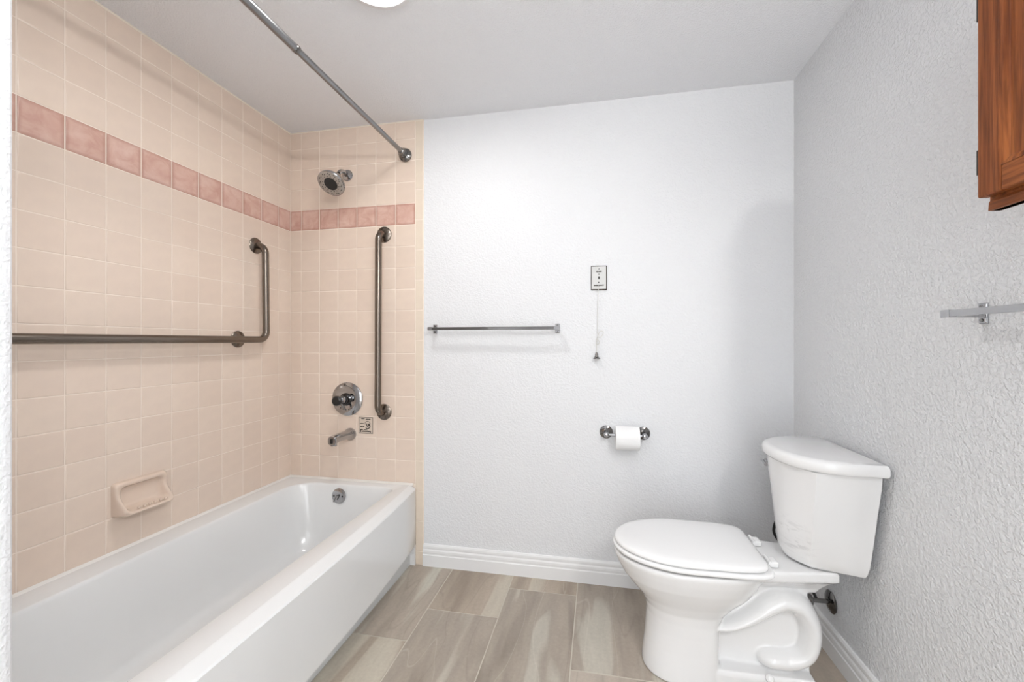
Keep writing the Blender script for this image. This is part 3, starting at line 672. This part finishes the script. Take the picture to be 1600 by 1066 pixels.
# seat ring
def seatline(inset, z, rear=0.578, rs=0.178):
    out = []; n = 96
    for k in range(n):
        t = 2 * PI * k / n; c, s = math.cos(t), math.sin(t)
        if c <= 0: x = .315 + (.258 - inset) * c; y = (.189 - inset) * s
        else:
            e = 9.0; x = .315 + (rear - .315 - inset) * math.copysign(abs(c) ** (2 / e), c)
            q = min(1, (x - .315) / (rear - .315)); w = (.189 - inset) + ((rs - inset) - (.189 - inset)) * q ** 2.2
            y = w * math.copysign(abs(s) ** (2 / e), s)
        out.append((x, YC + y, z))
    return out
bm = bmesh.new()
loft(bm, [seatline(.05, .4295), seatline(.006, .4295), seatline(.002, .4315), seatline(.0, .4345), seatline(.0, .440), seatline(.002, .4440), seatline(.006, .4455), seatline(.05, .4455)])
link('seat', bm, M['seat'], toi, smooth=60)
bm = bmesh.new()
loft(bm, [seatline(.05, .4480, .568, .172), seatline(.010, .4480, .568, .172), seatline(.0065, .450, .568, .172), seatline(.0055, .453, .568, .172), seatline(.0055, .459, .568, .172), seatline(.009, .464, .568, .172), seatline(.016, .4675, .568, .172), seatline(.035, .4705, .568, .172), seatline(.08, .4735, .568, .172), seatline(.14, .475, .568, .172)])
link('lid', bm, M['seat'], toi, smooth=60)
for s in (-1, 1):
    hg = link('hinge', B(.572, .606, YC + s * .075 - .022, YC + s * .075 + .022, .4345, .455), M['seat'], toi, smooth=None, bevel=.006)
    link('hinge_pin', tube(bmesh.new(), [(.578, YC + s * .075 - .027, .452), (.578, YC + s * .075 + .027, .452)], .006, 14), M['seat'], hg)
# tank
def tankline(xb, xc, xf, wb, wc, z, n=14):
    out = [(xb, -wb), ((xb + xc) / 2, -(wb + wc) / 2)]
    for k in range(n + 1):
        t = -1 + 2 * k / n; out.append((xf + (xc - xf) * abs(t) ** 2.0, wc * t))
    out += [((xb + xc) / 2, (wb + wc) / 2), (xb, wb)]
    return [(x, YC + 0.004 + y, z) for x, y in out]
tank = link('tank', loft(bmesh.new(), [tankline(.853, .715, .680, .116, .080, .4375), tankline(.856, .706, .660, .122, .088, .446), tankline(.860, .701, .645, .130, .098, .475), tankline(.863, .697, .637, .144, .122, .56), tankline(.866, .691, .629, .158, .145, .66), tankline(.868, .686, .622, .172, .168, .74), tankline(.868, .684, .619, .178, .176, .788)]), M['porcelain_scuffed'], toi, smooth=25, bevel=.013)
def lidline(xb, xm, xf, w, z, e=2.35, n=40):
    out = [(xb, -w)]
    for k in range(n + 1):
        t = -PI / 2 + PI * k / n; c, q = math.cos(t), math.sin(t)
        out.append((xm - (xm - xf) * max(0, c) ** (2 / e), w * math.copysign(abs(q) ** (2 / e), q)))
    out.append((xb, w))
    return [(x, YC + 0.004 + y, z) for x, y in out]
lidm = link('tank_lid', loft(bmesh.new(), [lidline(.867, .80, .618, .197, .7885), lidline(.871, .80, .610, .201, .792), lidline(.873, .80, .606, .203, .798), lidline(.873, .80, .606, .203, .815), lidline(.872, .80, .609, .201, .822), lidline(.869, .80, .616, .198, .8275), lidline(.862, .80, .632, .184, .8300)]), M['porcelain'], toi, smooth=50)
# flush lever on the far end of the tank front
lv = bmesh.new()
lathe(lv, (.662, YC + .128, .742), (-1, 0.25, 0), [(0, 0), (0, 0.013), (0.008, 0.012), (0.012, 0.008), (0.020, 0.007), (0.022, 0)], 20)
tube(lv, [(.645, YC + .130, .742), (.640, YC + .150, .738), (.634, YC + .095, .735)], 0.0055, 12)
link('flush_lever', lv, M['chrome'], toi)
# black tank gasket / bolt seen between tank and bowl, supply hose and valve
link('tank_gasket', tube(bmesh.new(), [(.75, YC, .432), (.75, YC, .440)], .035, 24), M['rubber'], toi)
sv = thing('supply_valve', 'small dark chrome water shut-off valve low on the right wall behind the toilet', 'valve', (XR, 1.790, .203))
link('wall_rosette', lathe(bmesh.new(), (XR, 1.790, .203), (-1, 0, 0), [(0, 0), (0, 0.040), (0.003, 0.042), (0.006, 0.039), (0.009, 0.028), (0.014, 0.018), (0.015, 0.009)], 32), M['dchrome'], sv)
link('stem', tube(bmesh.new(), [(XR - .012, 1.790, .203), (XR - .075, 1.790, .203)], .0085, 14), M['dchrome'], sv)
link('handle', lathe(bmesh.new(), (XR - .066, 1.790, .203), (-1, 0, 0), [(0, 0), (0, 0.013), (0.004, 0.020), (0.012, 0.020), (0.016, 0.013), (0.016, 0)], 20), M['dchrome'], sv)
link('supply_hose', tube(bmesh.new(), spline([(XR - .05, 1.790, .205), (XR - .055, 1.84, .235), (XR - .10, 1.875, .32), (XR - .17, 1.860, .41), (XR - .185, 1.828, .47), (XR - .175, 1.800, .52)], 6), .0055, 10), M['rubber'], sv)

# ------------------------------------------------------------------ wooden wall cabinet
cb = thing('wall_cabinet', 'stained oak wall cabinet mounted on the right wall near the camera', 'cabinet', (XR, 0.72, 1.46))
FX = 0.752; CY1 = 0.968; CY0 = 0.46; CZ0 = 1.462; CZ1 = 1.975
link('case', B(FX + 0.020, XR - 0.0005, CY0, CY1 - 0.004, CZ0 + 0.012, CZ1), M['oak_v'], cb, smooth=None)
bm = bmesh.new(); box(bm, FX + 0.002, FX + 0.020, CY0, CY1 - 0.001, CZ0, CZ1); link('face_frame', bm, M['oak_v'], cb, smooth=None, bevel=.002)
bm = prism_y(bmesh.new(), [(FX - 0.002, CZ0), (FX + 0.02, CZ0), (FX + 0.02, CZ0 + 0.03), (FX + 0.006, CZ0 + 0.03), (FX - 0.001, CZ0 + 0.016)], CY0, CY1 - 0.003)
link('bottom_rail', bm, M['oak_h'], cb, smooth=None, bevel=.001)
DX1 = FX + 0.0015; DX0 = FX - 0.018; dy1 = CY1; dz0 = CZ0 + 0.026; dz1 = 1.955; ST = 0.048
door = link('door', B(DX0 + 0.008, DX1 - 0.003, CY0 + 0.01 + ST - 0.008, dy1 - ST + 0.008, dz0 + ST - 0.008, dz1 - ST + 0.008), M['oak_v'], cb, smooth=None)
for a, b_ in ((dy1 - ST, dy1), (CY0 + 0.01, CY0 + 0.01 + ST)):
    link('stile', B(DX0, DX1, a, b_, dz0, dz1), M['oak_v'], door, smooth=None, bevel=.004)
for a, b_ in ((dz0, dz0 + ST), (dz1 - ST, dz1)):
    link('rail', B(DX0 + 0.0005, DX1, CY0 + 0.01 + ST, dy1 - ST, a, b_), M['oak_h'], door, smooth=None, bevel=.004)
yi0, yi1, zi0, zi1 = CY0 + .01 + ST, dy1 - ST, dz0 + ST, dz1 - ST
def mo(y0, y1, z0, z1, name='panel_moulding'):
    return None
bm = bmesh.new()
prof = [(0, 0.0), (0.0, 0.006), (0.003, 0.009), (0.006, 0.012)]
def rct(i, x): return [(x, yi0 + i, zi0 + i), (x, yi1 - i, zi0 + i), (x, yi1 - i, zi1 - i), (x, yi0 + i, zi1 - i)]
loft(bm, [rct(-0.001, DX0 + 0.008), rct(-0.001, DX0 + 0.001), rct(0.004, DX0 + 0.002), rct(0.010, DX0 + 0.006), rct(0.012, DX0 + 0.009)], False, False)
link('panel_moulding', bm, M['oak_v'], door, smooth=None)
for zz in (1.561, 1.866):
    hb = bmesh.new(); box(hb, FX - 0.006, FX + 0.006, dy1 - 0.001, dy1 + 0.007, zz - 0.025, zz + 0.025)
    tube(hb, [(FX - 0.010, dy1 + 0.004, zz - 0.024), (FX - 0.010, dy1 + 0.004, zz + 0.024)], .0045, 10)
    link('hinge', hb, M['hinge'], cb)

# ------------------------------------------------------------------ lamps
cl = thing('ceiling_light', 'round lit recessed ceiling light above the bathtub', 'ceiling light', (-0.725, 1.245, H))
link('trim_ring', lathe(bmesh.new(), (-0.725, 1.245, H), (0, 0, -1), [(0, 0.133), (0.006, 0.130), (0.010, 0.122), (0.011, 0.110), (0.004, 0.098), (0, 0.096)], 56), M['trim'], cl)
link('lens', lathe(bmesh.new(), (-0.725, 1.245, H), (0, 0, -1), [(0.0005, 0.098), (0.004, 0.095), (0.009, 0.07), (0.012, 0.0)], 48), M['lens'], cl)
vl = thing('vanity_light', 'chrome light bar with four round globes on the right wall', 'wall light', (XR, -0.35, 2.09))
link('back_plate', B(XR - 0.03, XR - 0.0005, -0.72, 0.02, 2.035, 2.145), M['chrome'], vl, smooth=None, bevel=.004)
for k in range(4):
    yy = -0.62 + k * 0.18
    sk = link('socket', lathe(bmesh.new(), (XR - 0.03, yy, 2.09), (-1, 0, 0), [(0, 0.024), (0.022, 0.022), (0.028, 0.018)], 24), M['chrome'], vl)
    gl = []
    for j in range(13):
        a = PI * j / 12; gl.append((0.032 - 0.030 * math.cos(a), 0.030 * math.sin(a)))
    link('globe', lathe(bmesh.new(), (XR - 0.056, yy, 2.09), (-1, 0, 0), gl, 28), M['globe'], sk, smooth=180)
